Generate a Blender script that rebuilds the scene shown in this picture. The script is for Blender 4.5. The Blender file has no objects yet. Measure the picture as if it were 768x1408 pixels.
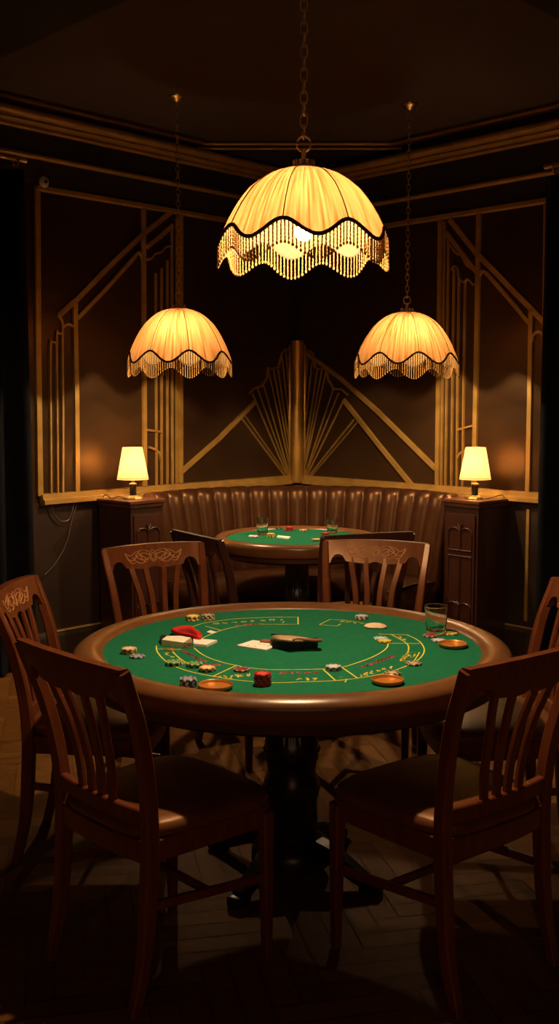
import bpy, bmesh, math, random
from mathutils import Vector, Matrix
random.seed(7)
R = math.radians
PI = math.pi
scn = bpy.context.scene
COL = scn.collection

# ------------------------------------------------------------------ camera, world, exposure
F = 1460.0
TH = math.atan(154 / 1460)
CAM = Vector((0, 0, 1.55))
cd = bpy.data.cameras.new('camera')
cd.sensor_fit = 'VERTICAL'
cd.sensor_height = 24
cd.lens = 24 * F / 1408
cam = bpy.data.objects.new('camera', cd)
cam.location = CAM
cam.rotation_euler = (PI / 2 - TH, 0, 0)
COL.objects.link(cam)
scn.camera = cam

w = bpy.data.worlds.new('world')
scn.world = w
w.use_nodes = True
w.node_tree.nodes['Background'].inputs[0].default_value = (1.0, 0.45, 0.22, 1)
w.node_tree.nodes['Background'].inputs[1].default_value = 0.0035

scn.view_settings.view_transform = 'Standard'
scn.view_settings.look = 'None'
scn.view_settings.exposure = 0.0
scn.view_settings.gamma = 1
scn.view_settings.use_curve_mapping = False

BULB = (1.0, 0.69, 0.38)
MAIN_W, SIDE_W, TABLE_W, FILL_W = 92.0, 66.0, 7.5, 13.0

# added fill light behind the camera, standing in for the room's unseen lamps
la = bpy.data.lights.new('added_room_fill', 'AREA')
la.shape = 'RECTANGLE'; la.size = 3.0; la.size_y = 0.6
la.energy = FILL_W; la.color = (1.0, 0.5, 0.25)
lo = bpy.data.objects.new('added_room_fill', la)
lo.location = (0.2, -2.4, 1.75); lo.rotation_euler = (R(84), 0, 0)
COL.objects.link(lo)

# ------------------------------------------------------------------ photo ray helpers
CT, ST = math.cos(TH), math.sin(TH)
def ray(px, py):
    u = (px - 384) / F; v = -(py - 704) / F
    return Vector((u, CT + v * ST, -ST + v * CT))
def at_z(px, py, z):
    d = ray(px, py); k = (z - CAM.z) / d.z
    return CAM + d * k
def at_y(px, py, y):
    d = ray(px, py); return CAM + d * (y / d.y)
CORNER = Vector((0.128, 7.8, 0))
NL = Vector((0.731, -0.682, 0)); NR = Vector((-0.731, -0.682, 0))
DL = Vector((-0.682, -0.731, 0)); DR = Vector((0.682, -0.731, 0))
def on_wall(px, py, side):
    """returns (t, z) on the left (-1) or right (+1) wall plane"""
    n = NL if side < 0 else NR; D = DL if side < 0 else DR
    d = ray(px, py); k = (CORNER - CAM).dot(n) / d.dot(n)
    p = CAM + d * k
    return ((p - CORNER).dot(D), p.z)

# ------------------------------------------------------------------ materials
def newmat(name):
    m = bpy.data.materials.new(name); m.use_nodes = True
    nt = m.node_tree
    return m, nt, nt.nodes['Principled BSDF']
def mat(name, col, rough=0.5, metal=0.0, col2=None, nscale=8, stretch=(1, 1, 1), bump=0.0, coat=0.0, coords='Object', detail=4, spec=None, sheen=0):
    m, nt, b = newmat(name)
    b.inputs['Base Color'].default_value = (*col, 1)
    b.inputs['Roughness'].default_value = rough
    b.inputs['Metallic'].default_value = metal
    if coat:
        b.inputs['Coat Weight'].default_value = coat
        b.inputs['Coat Roughness'].default_value = 0.22
    if spec is not None: b.inputs['Specular IOR Level'].default_value = spec
    if sheen:
        b.inputs['Sheen Weight'].default_value = sheen
    if col2 is not None or bump:
        tc = nt.nodes.new('ShaderNodeTexCoord'); mp = nt.nodes.new('ShaderNodeMapping')
        mp.inputs['Scale'].default_value = stretch
        nz = nt.nodes.new('ShaderNodeTexNoise'); nz.inputs['Scale'].default_value = nscale
        nz.inputs['Detail'].default_value = detail
        nt.links.new(tc.outputs[coords], mp.inputs[0]); nt.links.new(mp.outputs[0], nz.inputs['Vector'])
        if col2 is not None:
            rp = nt.nodes.new('ShaderNodeValToRGB')
            rp.color_ramp.elements[0].position = 0.32; rp.color_ramp.elements[1].position = 0.68
            rp.color_ramp.elements[0].color = (*col, 1); rp.color_ramp.elements[1].color = (*col2, 1)
            nt.links.new(nz.outputs['Fac'], rp.inputs[0]); nt.links.new(rp.outputs[0], b.inputs['Base Color'])
        if bump:
            bp = nt.nodes.new('ShaderNodeBump'); bp.inputs['Strength'].default_value = bump
            bp.inputs['Distance'].default_value = 0.004
            nt.links.new(nz.outputs['Fac'], bp.inputs['Height']); nt.links.new(bp.outputs[0], b.inputs['Normal'])
    return m

M = {}
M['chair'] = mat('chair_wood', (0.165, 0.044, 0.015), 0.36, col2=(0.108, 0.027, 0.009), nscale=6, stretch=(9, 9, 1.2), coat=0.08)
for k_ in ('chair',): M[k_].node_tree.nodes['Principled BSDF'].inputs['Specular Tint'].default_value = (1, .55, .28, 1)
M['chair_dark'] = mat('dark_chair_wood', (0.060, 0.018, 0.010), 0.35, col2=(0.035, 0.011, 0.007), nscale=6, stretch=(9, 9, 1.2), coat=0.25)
M['carve_lit'] = mat('carved_wood_lit', (0.50, 0.22, 0.08), 0.3)  # lighter than the chair wood: light caught by the carving, painted into its colour
M['seat'] = mat('seat_leather', (0.17, 0.062, 0.022), 0.36, col2=(0.12, 0.042, 0.015), nscale=9, bump=0.12, spec=0.3)
M['seat'].node_tree.nodes['Principled BSDF'].inputs['Specular Tint'].default_value = (1, .6, .3, 1)
M['banq'] = mat('banquette_leather', (0.046, 0.016, 0.007), 0.35, col2=(0.032, 0.011, 0.005), nscale=14, bump=0.1)
M['banq'].node_tree.nodes['Principled BSDF'].inputs['Specular Tint'].default_value = (1, .6, .3, 1)
M['rim'] = mat('rim_leather', (0.18, 0.075, 0.025), 0.29, col2=(0.14, 0.054, 0.019), nscale=12, bump=0.08)
M['apron'] = mat('apron_wood', (0.055, 0.018, 0.010), 0.4, col2=(0.035, 0.012, 0.007), nscale=5, stretch=(1, 1, 8))
M['felt'] = mat('green_felt', (0.010, 0.128, 0.062), 0.95, col2=(0.012, 0.150, 0.072), nscale=60, bump=0.05, spec=0.1)
M['yellow'] = mat('layout_yellow', (0.72, 0.62, 0.06), 0.8)
M['redprint'] = mat('layout_red', (0.55, 0.05, 0.06), 0.8)
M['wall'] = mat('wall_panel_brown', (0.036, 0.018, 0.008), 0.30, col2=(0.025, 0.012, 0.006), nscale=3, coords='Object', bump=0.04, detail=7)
M['wall'].node_tree.nodes['Principled BSDF'].inputs['Specular Tint'].default_value = (1, .62, .3, 1)
M['dado'] = mat('dado_brown', (0.030, 0.015, 0.009), 0.42, col2=(0.019, 0.010, 0.006), nscale=3, bump=0.05, detail=7)
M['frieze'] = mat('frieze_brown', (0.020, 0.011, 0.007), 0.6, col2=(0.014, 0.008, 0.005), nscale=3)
M['ceil'] = mat('ceiling_brown', (0.060, 0.038, 0.022), 0.75, col2=(0.050, 0.030, 0.018), nscale=1.5)
M['beam'] = mat('beam_black', (0.006, 0.005, 0.005), 0.8)
M['gold'] = mat('antique_gold_paint', (0.43, 0.25, 0.060), 0.42, 0.35, col2=(0.32, 0.18, 0.04), nscale=11, bump=0.06)
M['goldcol'] = mat('polished_gold', (0.55, 0.32, 0.08), 0.30, 0.75, col2=(0.42, 0.24, 0.06), nscale=6)
M['brass'] = mat('brass', (0.60, 0.40, 0.14), 0.3, 0.9)
M['bronze'] = mat('dark_bronze', (0.55, 0.38, 0.18), 0.38, 0.6)
M['braid'] = mat('dark_braid', (0.045, 0.020, 0.008), 0.8)
M['curtain'] = mat('black_velvet', (0.012, 0.012, 0.016), 0.9, col2=(0.018, 0.017, 0.020), nscale=5, spec=0.1)
M['cab'] = mat('cabinet_mahogany', (0.055, 0.016, 0.009), 0.33, col2=(0.034, 0.010, 0.006), nscale=5, stretch=(8, 8, 1), coat=0.2)
M['cabtop'] = mat('cabinet_top_wood', (0.11, 0.035, 0.015), 0.3, col2=(0.07, 0.022, 0.01), nscale=5, stretch=(1, 8, 8))
M['ped'] = mat('pedestal_black_wood', (0.016, 0.010, 0.009), 0.32, col2=(0.010, 0.007, 0.006), nscale=5)
M['cream'] = mat('cream_paper', (0.86, 0.80, 0.66), 0.55)
M['side'] = mat('paper_edge', (0.55, 0.46, 0.32), 0.7, col2=(0.68, 0.6, 0.45), nscale=3, stretch=(1, 1, 200))
M['white'] = mat('white_card', (0.90, 0.86, 0.80), 0.5)
M['black'] = mat('black_box', (0.007, 0.006, 0.006), 0.45, spec=0.3)
M['redp'] = mat('red_leather', (0.55, 0.012, 0.010), 0.4)
M['dredp'] = mat('dark_red_lining', (0.20, 0.006, 0.008), 0.6)
M['beige'] = mat('beige_suede', (0.80, 0.60, 0.40), 0.7, col2=(0.68, 0.47, 0.28), nscale=30)
M['tan'] = mat('brown_suede', (0.26, 0.09, 0.03), 0.6)
M['copper'] = mat('copper_dish', (0.56, 0.20, 0.035), 0.32, 0.35)
M['cable'] = mat('brown_cable', (0.06, 0.03, 0.015), 0.5)
M['porc'] = mat('pale_porcelain', (0.62, 0.50, 0.34), 0.4)
M['lampbase'] = mat('lamp_dark_glass', (0.05, 0.04, 0.03), 0.12, 0.4)

def glassmat():
    m, nt, b = newmat('clear_glass')
    b.inputs['Base Color'].default_value = (0.93, 0.97, 0.95, 1)
    b.inputs['Roughness'].default_value = 0.0
    b.inputs['Transmission Weight'].default_value = 1.0
    b.inputs['IOR'].default_value = 1.45
    return m
M['glass'] = glassmat()

def shademat(name, col, tcol, streak=True, tr=0.62):
    m = bpy.data.materials.new(name); m.use_nodes = True
    nt = m.node_tree; nt.nodes.clear()
    out = nt.nodes.new('ShaderNodeOutputMaterial')
    mx = nt.nodes.new('ShaderNodeMixShader'); mx.inputs[0].default_value = tr
    df = nt.nodes.new('ShaderNodeBsdfDiffuse'); df.inputs[0].default_value = (*col, 1)
    tl = nt.nodes.new('ShaderNodeBsdfTranslucent'); tl.inputs[0].default_value = (*tcol, 1)
    nt.links.new(df.outputs[0], mx.inputs[1]); nt.links.new(tl.outputs[0], mx.inputs[2])
    nt.links.new(mx.outputs[0], out.inputs[0])
    if streak:
        uv = nt.nodes.new('ShaderNodeUVMap')
        mp = nt.nodes.new('ShaderNodeMapping'); mp.inputs['Scale'].default_value = (60, 0.5, 1)
        nz = nt.nodes.new('ShaderNodeTexNoise'); nz.inputs['Scale'].default_value = 2.6; nz.inputs['Detail'].default_value = 6
        rp = nt.nodes.new('ShaderNodeValToRGB')
        rp.color_ramp.elements[0].position = 0.36; rp.color_ramp.elements[1].position = 0.62
        rp.color_ramp.elements[0].color = (tcol[0] * .42, tcol[1] * .30, tcol[2] * .18, 1)
        rp.color_ramp.elements[1].color = (*tcol, 1)
        nt.links.new(uv.outputs[0], mp.inputs[0]); nt.links.new(mp.outputs[0], nz.inputs['Vector'])
        nt.links.new(nz.outputs['Fac'], rp.inputs[0]); nt.links.new(rp.outputs[0], tl.inputs[0])
    return m
M['shade'] = shademat('pleated_silk', (0.26, 0.17, 0.07), (0.108, 0.053, 0.0185))
M['lshade'] = shademat('linen_shade', (0.7, 0.55, 0.33), (0.95, 0.76, 0.50), streak=False)
M['bead'] = shademat('amber_beads', (0.19, 0.105, 0.035), (0.17, 0.09, 0.030), streak=False, tr=0.35)
def emis(name, col, s):
    m = bpy.data.materials.new(name); m.use_nodes = True
    nt = m.node_tree; nt.nodes.clear()
    out = nt.nodes.new('ShaderNodeOutputMaterial'); e = nt.nodes.new('ShaderNodeEmission')
    e.inputs[0].default_value = (*col, 1); e.inputs[1].default_value = s
    nt.links.new(e.outputs[0], out.inputs[0]); return m
BR = 0.026
def bulbmat(name, watts): return emis(name, BULB, watts / (math.pi * 4 * math.pi * BR * BR))
M['bulb_main'] = bulbmat('lit_bulb_large', MAIN_W); M['bulb_side'] = bulbmat('lit_bulb_small', SIDE_W); M['bulb_table'] = bulbmat('lit_bulb_table', TABLE_W)

def floormat():
    m, nt, b = newmat('parquet_oak')
    at = nt.nodes.new('ShaderNodeAttribute'); at.attribute_name = 'tone'
    tc = nt.nodes.new('ShaderNodeTexCoord')
    nz = nt.nodes.new('ShaderNodeTexNoise'); nz.inputs['Scale'].default_value = 26; nz.inputs['Detail'].default_value = 5
    nt.links.new(tc.outputs['Object'], nz.inputs['Vector'])
    rp = nt.nodes.new('ShaderNodeValToRGB')
    rp.color_ramp.elements[0].color = (0.085, 0.032, 0.008, 1); rp.color_ramp.elements[1].color = (0.31, 0.135, 0.033, 1)
    mt = nt.nodes.new('ShaderNodeMath'); mt.operation = 'MULTIPLY_ADD'
    mt.inputs[1].default_value = 0.45
    nt.links.new(nz.outputs['Fac'], mt.inputs[0]); nt.links.new(at.outputs['Fac'], mt.inputs[2])
    nt.links.new(mt.outputs[0], rp.inputs[0]); nt.links.new(rp.outputs[0], b.inputs['Base Color'])
    b.inputs['Roughness'].default_value = 0.55
    b.inputs['Specular IOR Level'].default_value = 0.07
    b.inputs['Specular Tint'].default_value = (1, .6, .3, 1)
    return m
M['floor'] = floormat()

def chipmat(name, base, acc, inlay):
    m, nt, b = newmat(name)
    tc = nt.nodes.new('ShaderNodeTexCoord'); gr = nt.nodes.new('ShaderNodeTexGradient'); gr.gradient_type = 'RADIAL'
    nt.links.new(tc.outputs['Object'], gr.inputs[0])
    def mth(op, a, bv):
        n = nt.nodes.new('ShaderNodeMath'); n.operation = op
        nt.links.new(a, n.inputs[0])
        if isinstance(bv, float): n.inputs[1].default_value = bv
        else: nt.links.new(bv, n.inputs[1])
        return n.outputs[0]
    fr = mth('FRACT', mth('MULTIPLY', gr.outputs['Fac'], 8.0), 0.0)
    stripe = mth('GREATER_THAN', fr, 0.58)
    sx = nt.nodes.new('ShaderNodeSeparateXYZ'); nt.links.new(tc.outputs['Object'], sx.inputs[0])
    r2 = mth('ADD', mth('MULTIPLY', sx.outputs[0], sx.outputs[0]), mth('MULTIPLY', sx.outputs[1], sx.outputs[1]))
    outer = mth('GREATER_THAN', r2, 0.0175 ** 2)
    inner = mth('LESS_THAN', r2, 0.0135 ** 2)
    m1 = nt.nodes.new('ShaderNodeMixRGB'); m1.inputs[1].default_value = (*base, 1); m1.inputs[2].default_value = (*acc, 1)
    nt.links.new(mth('MULTIPLY', stripe, outer), m1.inputs[0])
    m2 = nt.nodes.new('ShaderNodeMixRGB'); m2.inputs[2].default_value = (*inlay, 1)
    nt.links.new(inner, m2.inputs[0]); nt.links.new(m1.outputs[0], m2.inputs[1])
    nt.links.new(m2.outputs[0], b.inputs['Base Color'])
    b.inputs['Roughness'].default_value = 0.35
    return m
CHIP = {
    'red': chipmat('chip_red', (0.55, 0.02, 0.02), (0.12, 0.02, 0.02), (0.70, 0.10, 0.07)),
    'cream': chipmat('chip_cream', (0.75, 0.55, 0.28), (0.35, 0.05, 0.02), (0.80, 0.66, 0.40)),
    'blue': chipmat('chip_blue', (0.03, 0.045, 0.10), (0.55, 0.58, 0.66), (0.30, 0.35, 0.48)),
    'silver': chipmat('chip_silver', (0.50, 0.54, 0.55), (0.06, 0.07, 0.10), (0.62, 0.66, 0.66)),
    'green': chipmat('chip_green', (0.02, 0.12, 0.04), (0.62, 0.62, 0.25), (0.12, 0.34, 0.14)),
    'black': chipmat('chip_black', (0.025, 0.02, 0.02), (0.65, 0.50, 0.30), (0.55, 0.42, 0.26)),
    'maroon': chipmat('chip_maroon', (0.16, 0.02, 0.03), (0.55, 0.40, 0.35), (0.25, 0.05, 0.06)),
    'yellow': chipmat('chip_yellow', (0.72, 0.55, 0.06), (0.25, 0.15, 0.03), (0.80, 0.66, 0.15)),
    'darkgreen': chipmat('chip_dark_green', (0.01, 0.05, 0.035), (0.20, 0.32, 0.28), (0.02, 0.12, 0.08)),
    'teal': chipmat('chip_teal', (0.05, 0.30, 0.38), (0.75, 0.80, 0.70), (0.55, 0.72, 0.74)),
}

# ------------------------------------------------------------------ mesh helpers
def link(name, bm, m, parent=None, smooth=False, label=None, kind=None, loc=None, rz=0, recalc=True):
    if recalc: bmesh.ops.recalc_face_normals(bm, faces=bm.faces)
    me = bpy.data.meshes.new(name); bm.to_mesh(me); bm.free()
    for mm in (m if isinstance(m, (list, tuple)) else [m]): me.materials.append(mm)
    if smooth:
        for p in me.polygons: p.use_smooth = True
        if smooth != 'all':
            try: me.set_sharp_from_angle(angle=R(38))
            except Exception: pass
    o = bpy.data.objects.new(name, me); COL.objects.link(o)
    if parent is not None: o.parent = parent
    if loc is not None: o.location = loc
    if rz: o.rotation_euler = (0, 0, rz)
    if label: o['label'] = label
    if kind: o['kind'] = kind
    return o
def tag(o, label, cat, group=None, kind=None):
    o['label'] = label; o['category'] = cat
    if group: o['group'] = group
    if kind: o['kind'] = kind
    return o
def thing(name, label, cat, loc=(0, 0, 0), rz=0, group=None):
    o = bpy.data.objects.new(name, None); COL.objects.link(o)
    o.empty_display_size = 0.05
    o.location = loc; o.rotation_euler = (0, 0, rz)
    return tag(o, label, cat, group)
def dup(root, loc, rz=0, label=None, scale=None):
    r = root.copy(); COL.objects.link(r); r.location = loc; r.rotation_euler = (0, 0, rz)
    if label: r['label'] = label
    if scale: r.scale = scale
    for ch in list(root.children):
        c = ch.copy(); COL.objects.link(c); c.parent = r
        for g in list(ch.children):
            d = g.copy(); COL.objects.link(d); d.parent = c
    return r
def box(bm, c, s, rz=0.0, bev=0.0, mat_i=0):
    mt = Matrix.Translation(c) @ Matrix.Rotation(rz, 4, 'Z') @ Matrix.Diagonal((s[0], s[1], s[2], 1))
    r = bmesh.ops.create_cube(bm, size=1, matrix=mt)
    fs = set()
    for v in r['verts']:
        for f_ in v.link_faces: fs.add(f_)
    for f_ in fs: f_.material_index = mat_i
    if bev:
        es = set()
        for f_ in fs:
            for e in f_.edges: es.add(e)
        bmesh.ops.bevel(bm, geom=list(es), offset=bev, segments=2, affect='EDGES', profile=0.5)
def sweep(bm, pts, sec, scales=None, up=Vector((0, 0, 1)), closed=False, cap=True):
    """sec: list of (a,b) in the frame (side, up') ; scales: per point factor or (fa,fb)"""
    pts = [Vector(p) for p in pts]; n = len(pts); rings = []
    for i, p in enumerate(pts):
        if closed: d = pts[(i + 1) % n] - pts[i - 1]
        else: d = pts[min(i + 1, n - 1)] - pts[max(i - 1, 0)]
        d.normalize()
        u = up
        if abs(d.dot(u)) > 0.985: u = Vector((0, 1, 0)) if abs(d.y) < 0.9 else Vector((1, 0, 0))
        side = d.cross(u).normalized(); u2 = side.cross(d).normalized()
        s = scales[i] if scales else 1.0
        sa, sb = s if isinstance(s, (tuple, list)) else (s, s)
        rings.append([bm.verts.new(p + side * (a * sa) + u2 * (b * sb)) for a, b in sec])
    m = len(sec)
    for i in range(n if closed else n - 1):
        A = rings[i]; B = rings[(i + 1) % n]
        for j in range(m):
            bm.faces.new((A[j], A[(j + 1) % m], B[(j + 1) % m], B[j]))
    if cap and not closed:
        bm.faces.new(rings[0]); bm.faces.new(rings[-1])
def circ(r, n=8): return [(r * math.cos(2 * PI * k / n), r * math.sin(2 * PI * k / n)) for k in range(n)]
def rect(a, b, c=0.15):
    """rounded-ish rectangle section, half sizes a, b"""
    k = c * min(a, b) * 2
    return [(a - k, -b), (a, -b + k), (a, b - k), (a - k, b), (-a + k, b), (-a, b - k), (-a, -b + k), (-a + k, -b)]
def tube(bm, pts, r, n=8, closed=False): sweep(bm, pts, circ(r, n), closed=closed)
def lathe(bm, prof, n=48, c=(0, 0, 0), close=False, fn=None):
    rings = []
    for (r, z) in prof:
        ring = []
        if r < 1e-6:
            rings.append([bm.verts.new((c[0], c[1], c[2] + z))]); continue
        for k in range(n):
            a = 2 * PI * k / n
            rr, zz = (r, z) if fn is None else fn(r, z, a)
            ring.append(bm.verts.new((c[0] + rr * math.cos(a), c[1] + rr * math.sin(a), c[2] + zz)))
        rings.append(ring)
    P = list(zip(rings[:-1], rings[1:]))
    if close: P.append((rings[-1], rings[0]))
    for A, B in P:
        for k in range(n):
            k2 = (k + 1) % n
            if len(A) == 1 and len(B) == 1: continue
            if len(A) == 1: bm.faces.new((A[0], B[k], B[k2]))
            elif len(B) == 1: bm.faces.new((A[k], B[0], A[k2]))
            else: bm.faces.new((A[k], A[k2], B[k2], B[k]))
def prism(bm, poly, z0, z1):
    a = [bm.verts.new((p[0], p[1], z0)) for p in poly]; b = [bm.verts.new((p[0], p[1], z1)) for p in poly]
    n = len(poly)
    bm.faces.new(a); bm.faces.new(b)
    for i in range(n): bm.faces.new((a[i], a[(i + 1) % n], b[(i + 1) % n], b[i]))
def cr(pts, n=6, closed=False):
    """catmull-rom resample"""
    P = [Vector(p) for p in pts]; out = []; L = len(P)
    rng = range(L if closed else L - 1)
    for i in rng:
        p1, p2 = P[i], P[(i + 1) % L]
        p0 = P[i - 1] if (closed or i > 0) else p1; p3 = P[(i + 2) % L] if (closed or i < L - 2) else p2
        for k in range(n):
            t = k / n
            out.append(0.5 * ((2 * p1) + (p2 - p0) * t + (2 * p0 - 5 * p1 + 4 * p2 - p3) * t * t + (3 * p1 - p0 - 3 * p2 + p3) * t ** 3))
    if not closed: out.append(P[-1])
    return out
def struct(name, bm, m, smooth=False):
    o = link(name, bm, m, smooth=smooth); o['kind'] = 'structure'; return o

# ------------------------------------------------------------------ the room
CEIL = 3.21
TL = 5.6
A_L = CORNER + DL * TL; A_R = CORNER + DR * TL
# base slab with individual herringbone planks laid in one floor mesh
bm = bmesh.new()
hull = [(CORNER.x, CORNER.y), (A_L.x, A_L.y), (A_L.x, -3.0), (A_R.x, -3.0), (A_R.x, A_R.y)]
prism(bm, hull, -0.05, -0.004)
tone = bm.loops.layers.color.new('tone')
for f_ in bm.faces:
    for l in f_.loops: l[tone] = (0, 0, 0, 1)
PW, PLn = 0.078, 0.39
rot = Matrix.Rotation(R(12), 4, 'Z')
def inside(p):
    if p.y < -2.9 or abs(p.x) > 3.5: return False
    return (p - CORNER).dot(NL) > 0.0 and (p - CORNER).dot(NR) > 0.0
def clampin(p):
    for n in (NL, NR):
        d = (p - CORNER).dot(n)
        if d < 0: p = p - n * d
    return p
for i in range(-70, 90):
    for j in range(-18, 24):
        for o_ in (0, 1):
            # herringbone: horizontal plank and vertical plank
            bx = i * PW + j * PLn; by = i * PW - j * PLn
            if o_ == 0: x0, y0, x1, y1 = bx, by, bx + PLn, by + PW
            else: x0, y0, x1, y1 = bx - PW + PW, by + PW, bx + PW, by + PW + PLn
            g = 0.0016
            q = [(x0 + g, y0 + g), (x1 - g, y0 + g), (x1 - g, y1 - g), (x0 + g, y1 - g)]
            P4 = [rot @ Vector((a, b, 0)) + Vector((0, 2.5, 0)) for a, b in q]
            cen = sum(P4, Vector()) / 4
            if not inside(cen) or cen.y < 1.5: continue
            P4 = [clampin(p) for p in P4]
            try: f_ = bm.faces.new([bm.verts.new(p) for p in P4])
            except Exception: continue
            v = random.uniform(0.0, 0.62)
            for l in f_.loops: l[tone] = (v, v, v, 1)
f_o = struct('floor', bm, M['floor'])

bm = bmesh.new(); prism(bm, hull, CEIL, CEIL + 0.1)
struct('ceiling', bm, M['ceil'])

def wall_box(bm, side, t0, t1, z0, z1, d0, d1):
    D, N = (DL, NL) if side < 0 else (DR, NR)
    poly = [CORNER + D * t0 + N * d0, CORNER + D * t1 + N * d0, CORNER + D * t1 + N * d1, CORNER + D * t0 + N * d1]
    prism(bm, [(p.x, p.y) for p in poly], z0, z1)
for side, nm in ((-1, 'left'), (1, 'right')):
    bm = bmesh.new(); wall_box(bm, side, -0.1, TL, 0, CEIL, -0.12, 0.0)
    struct('wall_' + nm, bm, M['wall'])
trim_i = [1]
def trim(bm, m=None, smooth=False):
    o = struct('trim_%d' % trim_i[0], bm, m or M['gold'], smooth); trim_i[0] += 1; return o
def prof_run(side, prof, t0, t1):
    """extrude a (depth, z) profile along a wall"""
    D, N = (DL, NL) if side < 0 else (DR, NR)
    bm = bmesh.new()
    a = [bm.verts.new((CORNER + D * t0 + N * d).to_tuple()[:2] + (z,)) for d, z in prof]
    b = [bm.verts.new((CORNER + D * t1 + N * d).to_tuple()[:2] + (z,)) for d, z in prof]
    n = len(prof); bm.faces.new(a); bm.faces.new(b)
    for i in range(n): bm.faces.new((a[i], a[(i + 1) % n], b[(i + 1) % n], b[i]))
    return bm
def arcp(cx, cz, r, a0, a1, n=6): return [(cx + r * math.cos(R(a0 + (a1 - a0) * k / n)), cz + r * math.sin(R(a0 + (a1 - a0) * k / n))) for k in range(n + 1)]
for side in (-1, 1):
    dz = 0 if side < 0 else -0.035
    # frieze between panel rail and cornice, dado below the rail
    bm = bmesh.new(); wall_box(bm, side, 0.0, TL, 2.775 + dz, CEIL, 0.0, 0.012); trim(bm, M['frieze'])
    bm = bmesh.new(); wall_box(bm, side, 0.0, TL, 0.0, 0.95, 0.0, 0.010); trim(bm, M['dado'])
    # ceiling-edge bead
    trim(prof_run(side, [(0.0, CEIL)] + arcp(0.05, CEIL - 0.012, 0.014, 90, -90) + [(0.0, CEIL - 0.026)], 0.9, TL), smooth=True)
    # cornice: stepped and rounded bands
    pr = [(0.0, 3.150)] + arcp(0.085, 3.125, 0.022, 80, -70) + [(0.070, 3.100)] + arcp(0.062, 3.090, 0.010, 60, -60) + [(0.05, 3.078)] + arcp(0.03, 3.062, 0.012, 60, -90) + [(0.0, 3.05)]
    trim(prof_run(side, [(d, z + dz * .8) for d, z in pr], 0.05, TL), smooth=True)
    # picture rail
    trim(prof_run(side, [(0.01, 2.930 + dz * 2)] + arcp(0.024, 2.915 + dz * 2, 0.013, 80, -80) + [(0.01, 2.900 + dz * 2)], 0.03, TL), smooth=True)
    # panel rail on top of the panelling
    tend = 2.215 if side < 0 else 2.10
    trim(prof_run(side, [(0.0, 2.765 + dz * 1.5), (0.022, 2.760 + dz * 1.5), (0.022, 2.738 + dz * 1.5), (0.0, 2.730 + dz * 1.5)], 0.03, tend))
    # two-step chair rail (gold ledge)
    trim(prof_run(side, [(0.0, 1.005), (0.03, 1.003), (0.033, 0.975), (0.05, 0.970), (0.052, 0.945), (0.02, 0.935), (0.0, 0.93)], 0.03, tend + 0.02))
    # baseboard
    bm = prof_run(side, [(0.0, 0.185), (0.02, 0.182), (0.026, 0.165), (0.03, 0.15), (0.03, 0.0), (0.0, 0.0)], 0.03, TL)
    o = struct('baseboard_' + ('left' if side < 0 else 'right'), bm, M['dado'])
    bm = prof_run(side, [(0.012, 0.186), (0.028, 0.186), (0.030, 0.178), (0.012, 0.176)], 0.03, tend)
    trim(bm)
# dropped triangular soffit across the corner
Y7 = 7.07
tt = (CORNER.y - Y7) / 0.731
pa = CORNER + DL * tt; pb = CORNER + DR * tt
bm = bmesh.new(); prism(bm, [(pa.x, pa.y), (pb.x, pb.y), (CORNER.x, CORNER.y)], 3.155, CEIL - 0.001); trim(bm, M['frieze'])
bm = bmesh.new()
for zc, r in ((3.195, 0.012), (3.165, 0.008)):
    sweep(bm, [(pa.x + .02, Y7 - 0.004, zc), (pb.x - .02, Y7 - 0.004, zc)], circ(r, 10))
trim(bm, smooth=True)
# black dropped beams near the camera
for sx in (-1, 1):
    bm = bmesh.new()
    if sx < 0:
        p0 = Vector((-1.191, 4.707, 0)); d = (Vector((-0.554, 4.045, 0)) - p0).normalized()
    else:
        p0 = Vector((1.191 + .32, 4.707, 0)); d = Vector((-0.69, -0.72, 0)).normalized()
    nrm = Vector((d.y, -d.x, 0)) * (1 if sx < 0 else -1)
    if nrm.y > 0: nrm = -nrm
    q0 = p0 - d * 1.3; q1 = p0 + d * (2.2 if sx < 0 else 0.95)
    prism(bm, [(p.x, p.y) for p in (q0, q1, q1 + nrm * 0.8, q0 + nrm * 0.8)], 3.0, CEIL - 0.001)
    trim(bm, M['beam'])

# ------------------------------------------------------------------ art deco relief on the walls
def wpt(side, t, z, d=0.0):
    D, N = (DL, NL) if side < 0 else (DR, NR)
    p = CORNER + D * t + N * d; return Vector((p.x, p.y, z))
def bar(bm, side, pts, wd=0.03, th=0.014):
    """flat moulding that follows pixels traced onto the wall plane"""
    tz = [on_wall(px, py, side) for px, py in pts]
    P = [wpt(side, t, z, th / 2 + 0.001) for t, z in tz]
    N = NL if side < 0 else NR
    sweep(bm, P, [(wd / 2, -th / 2), (wd / 2 - .003, th / 2), (-wd / 2 + .003, th / 2), (-wd / 2, -th / 2)], up=N)
def relief(name, label, side, parts):
    px0, py0 = parts[0][1][0][0]
    root = thing(name, label, 'wall moulding', group=None)
    for pn, polys, wd in parts:
        bm = bmesh.new()
        for pts in polys:
            if len(pts) > 3 and pn in ('arched_bar', 'scroll_cap', 'curved_link'):
                v = cr([(a, b, 0) for a, b in pts], 5); pts = [(q.x, q.y) for q in v]
            bar(bm, side, pts, wd)
        link(pn, bm, M['gold'], root)
    return root
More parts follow.
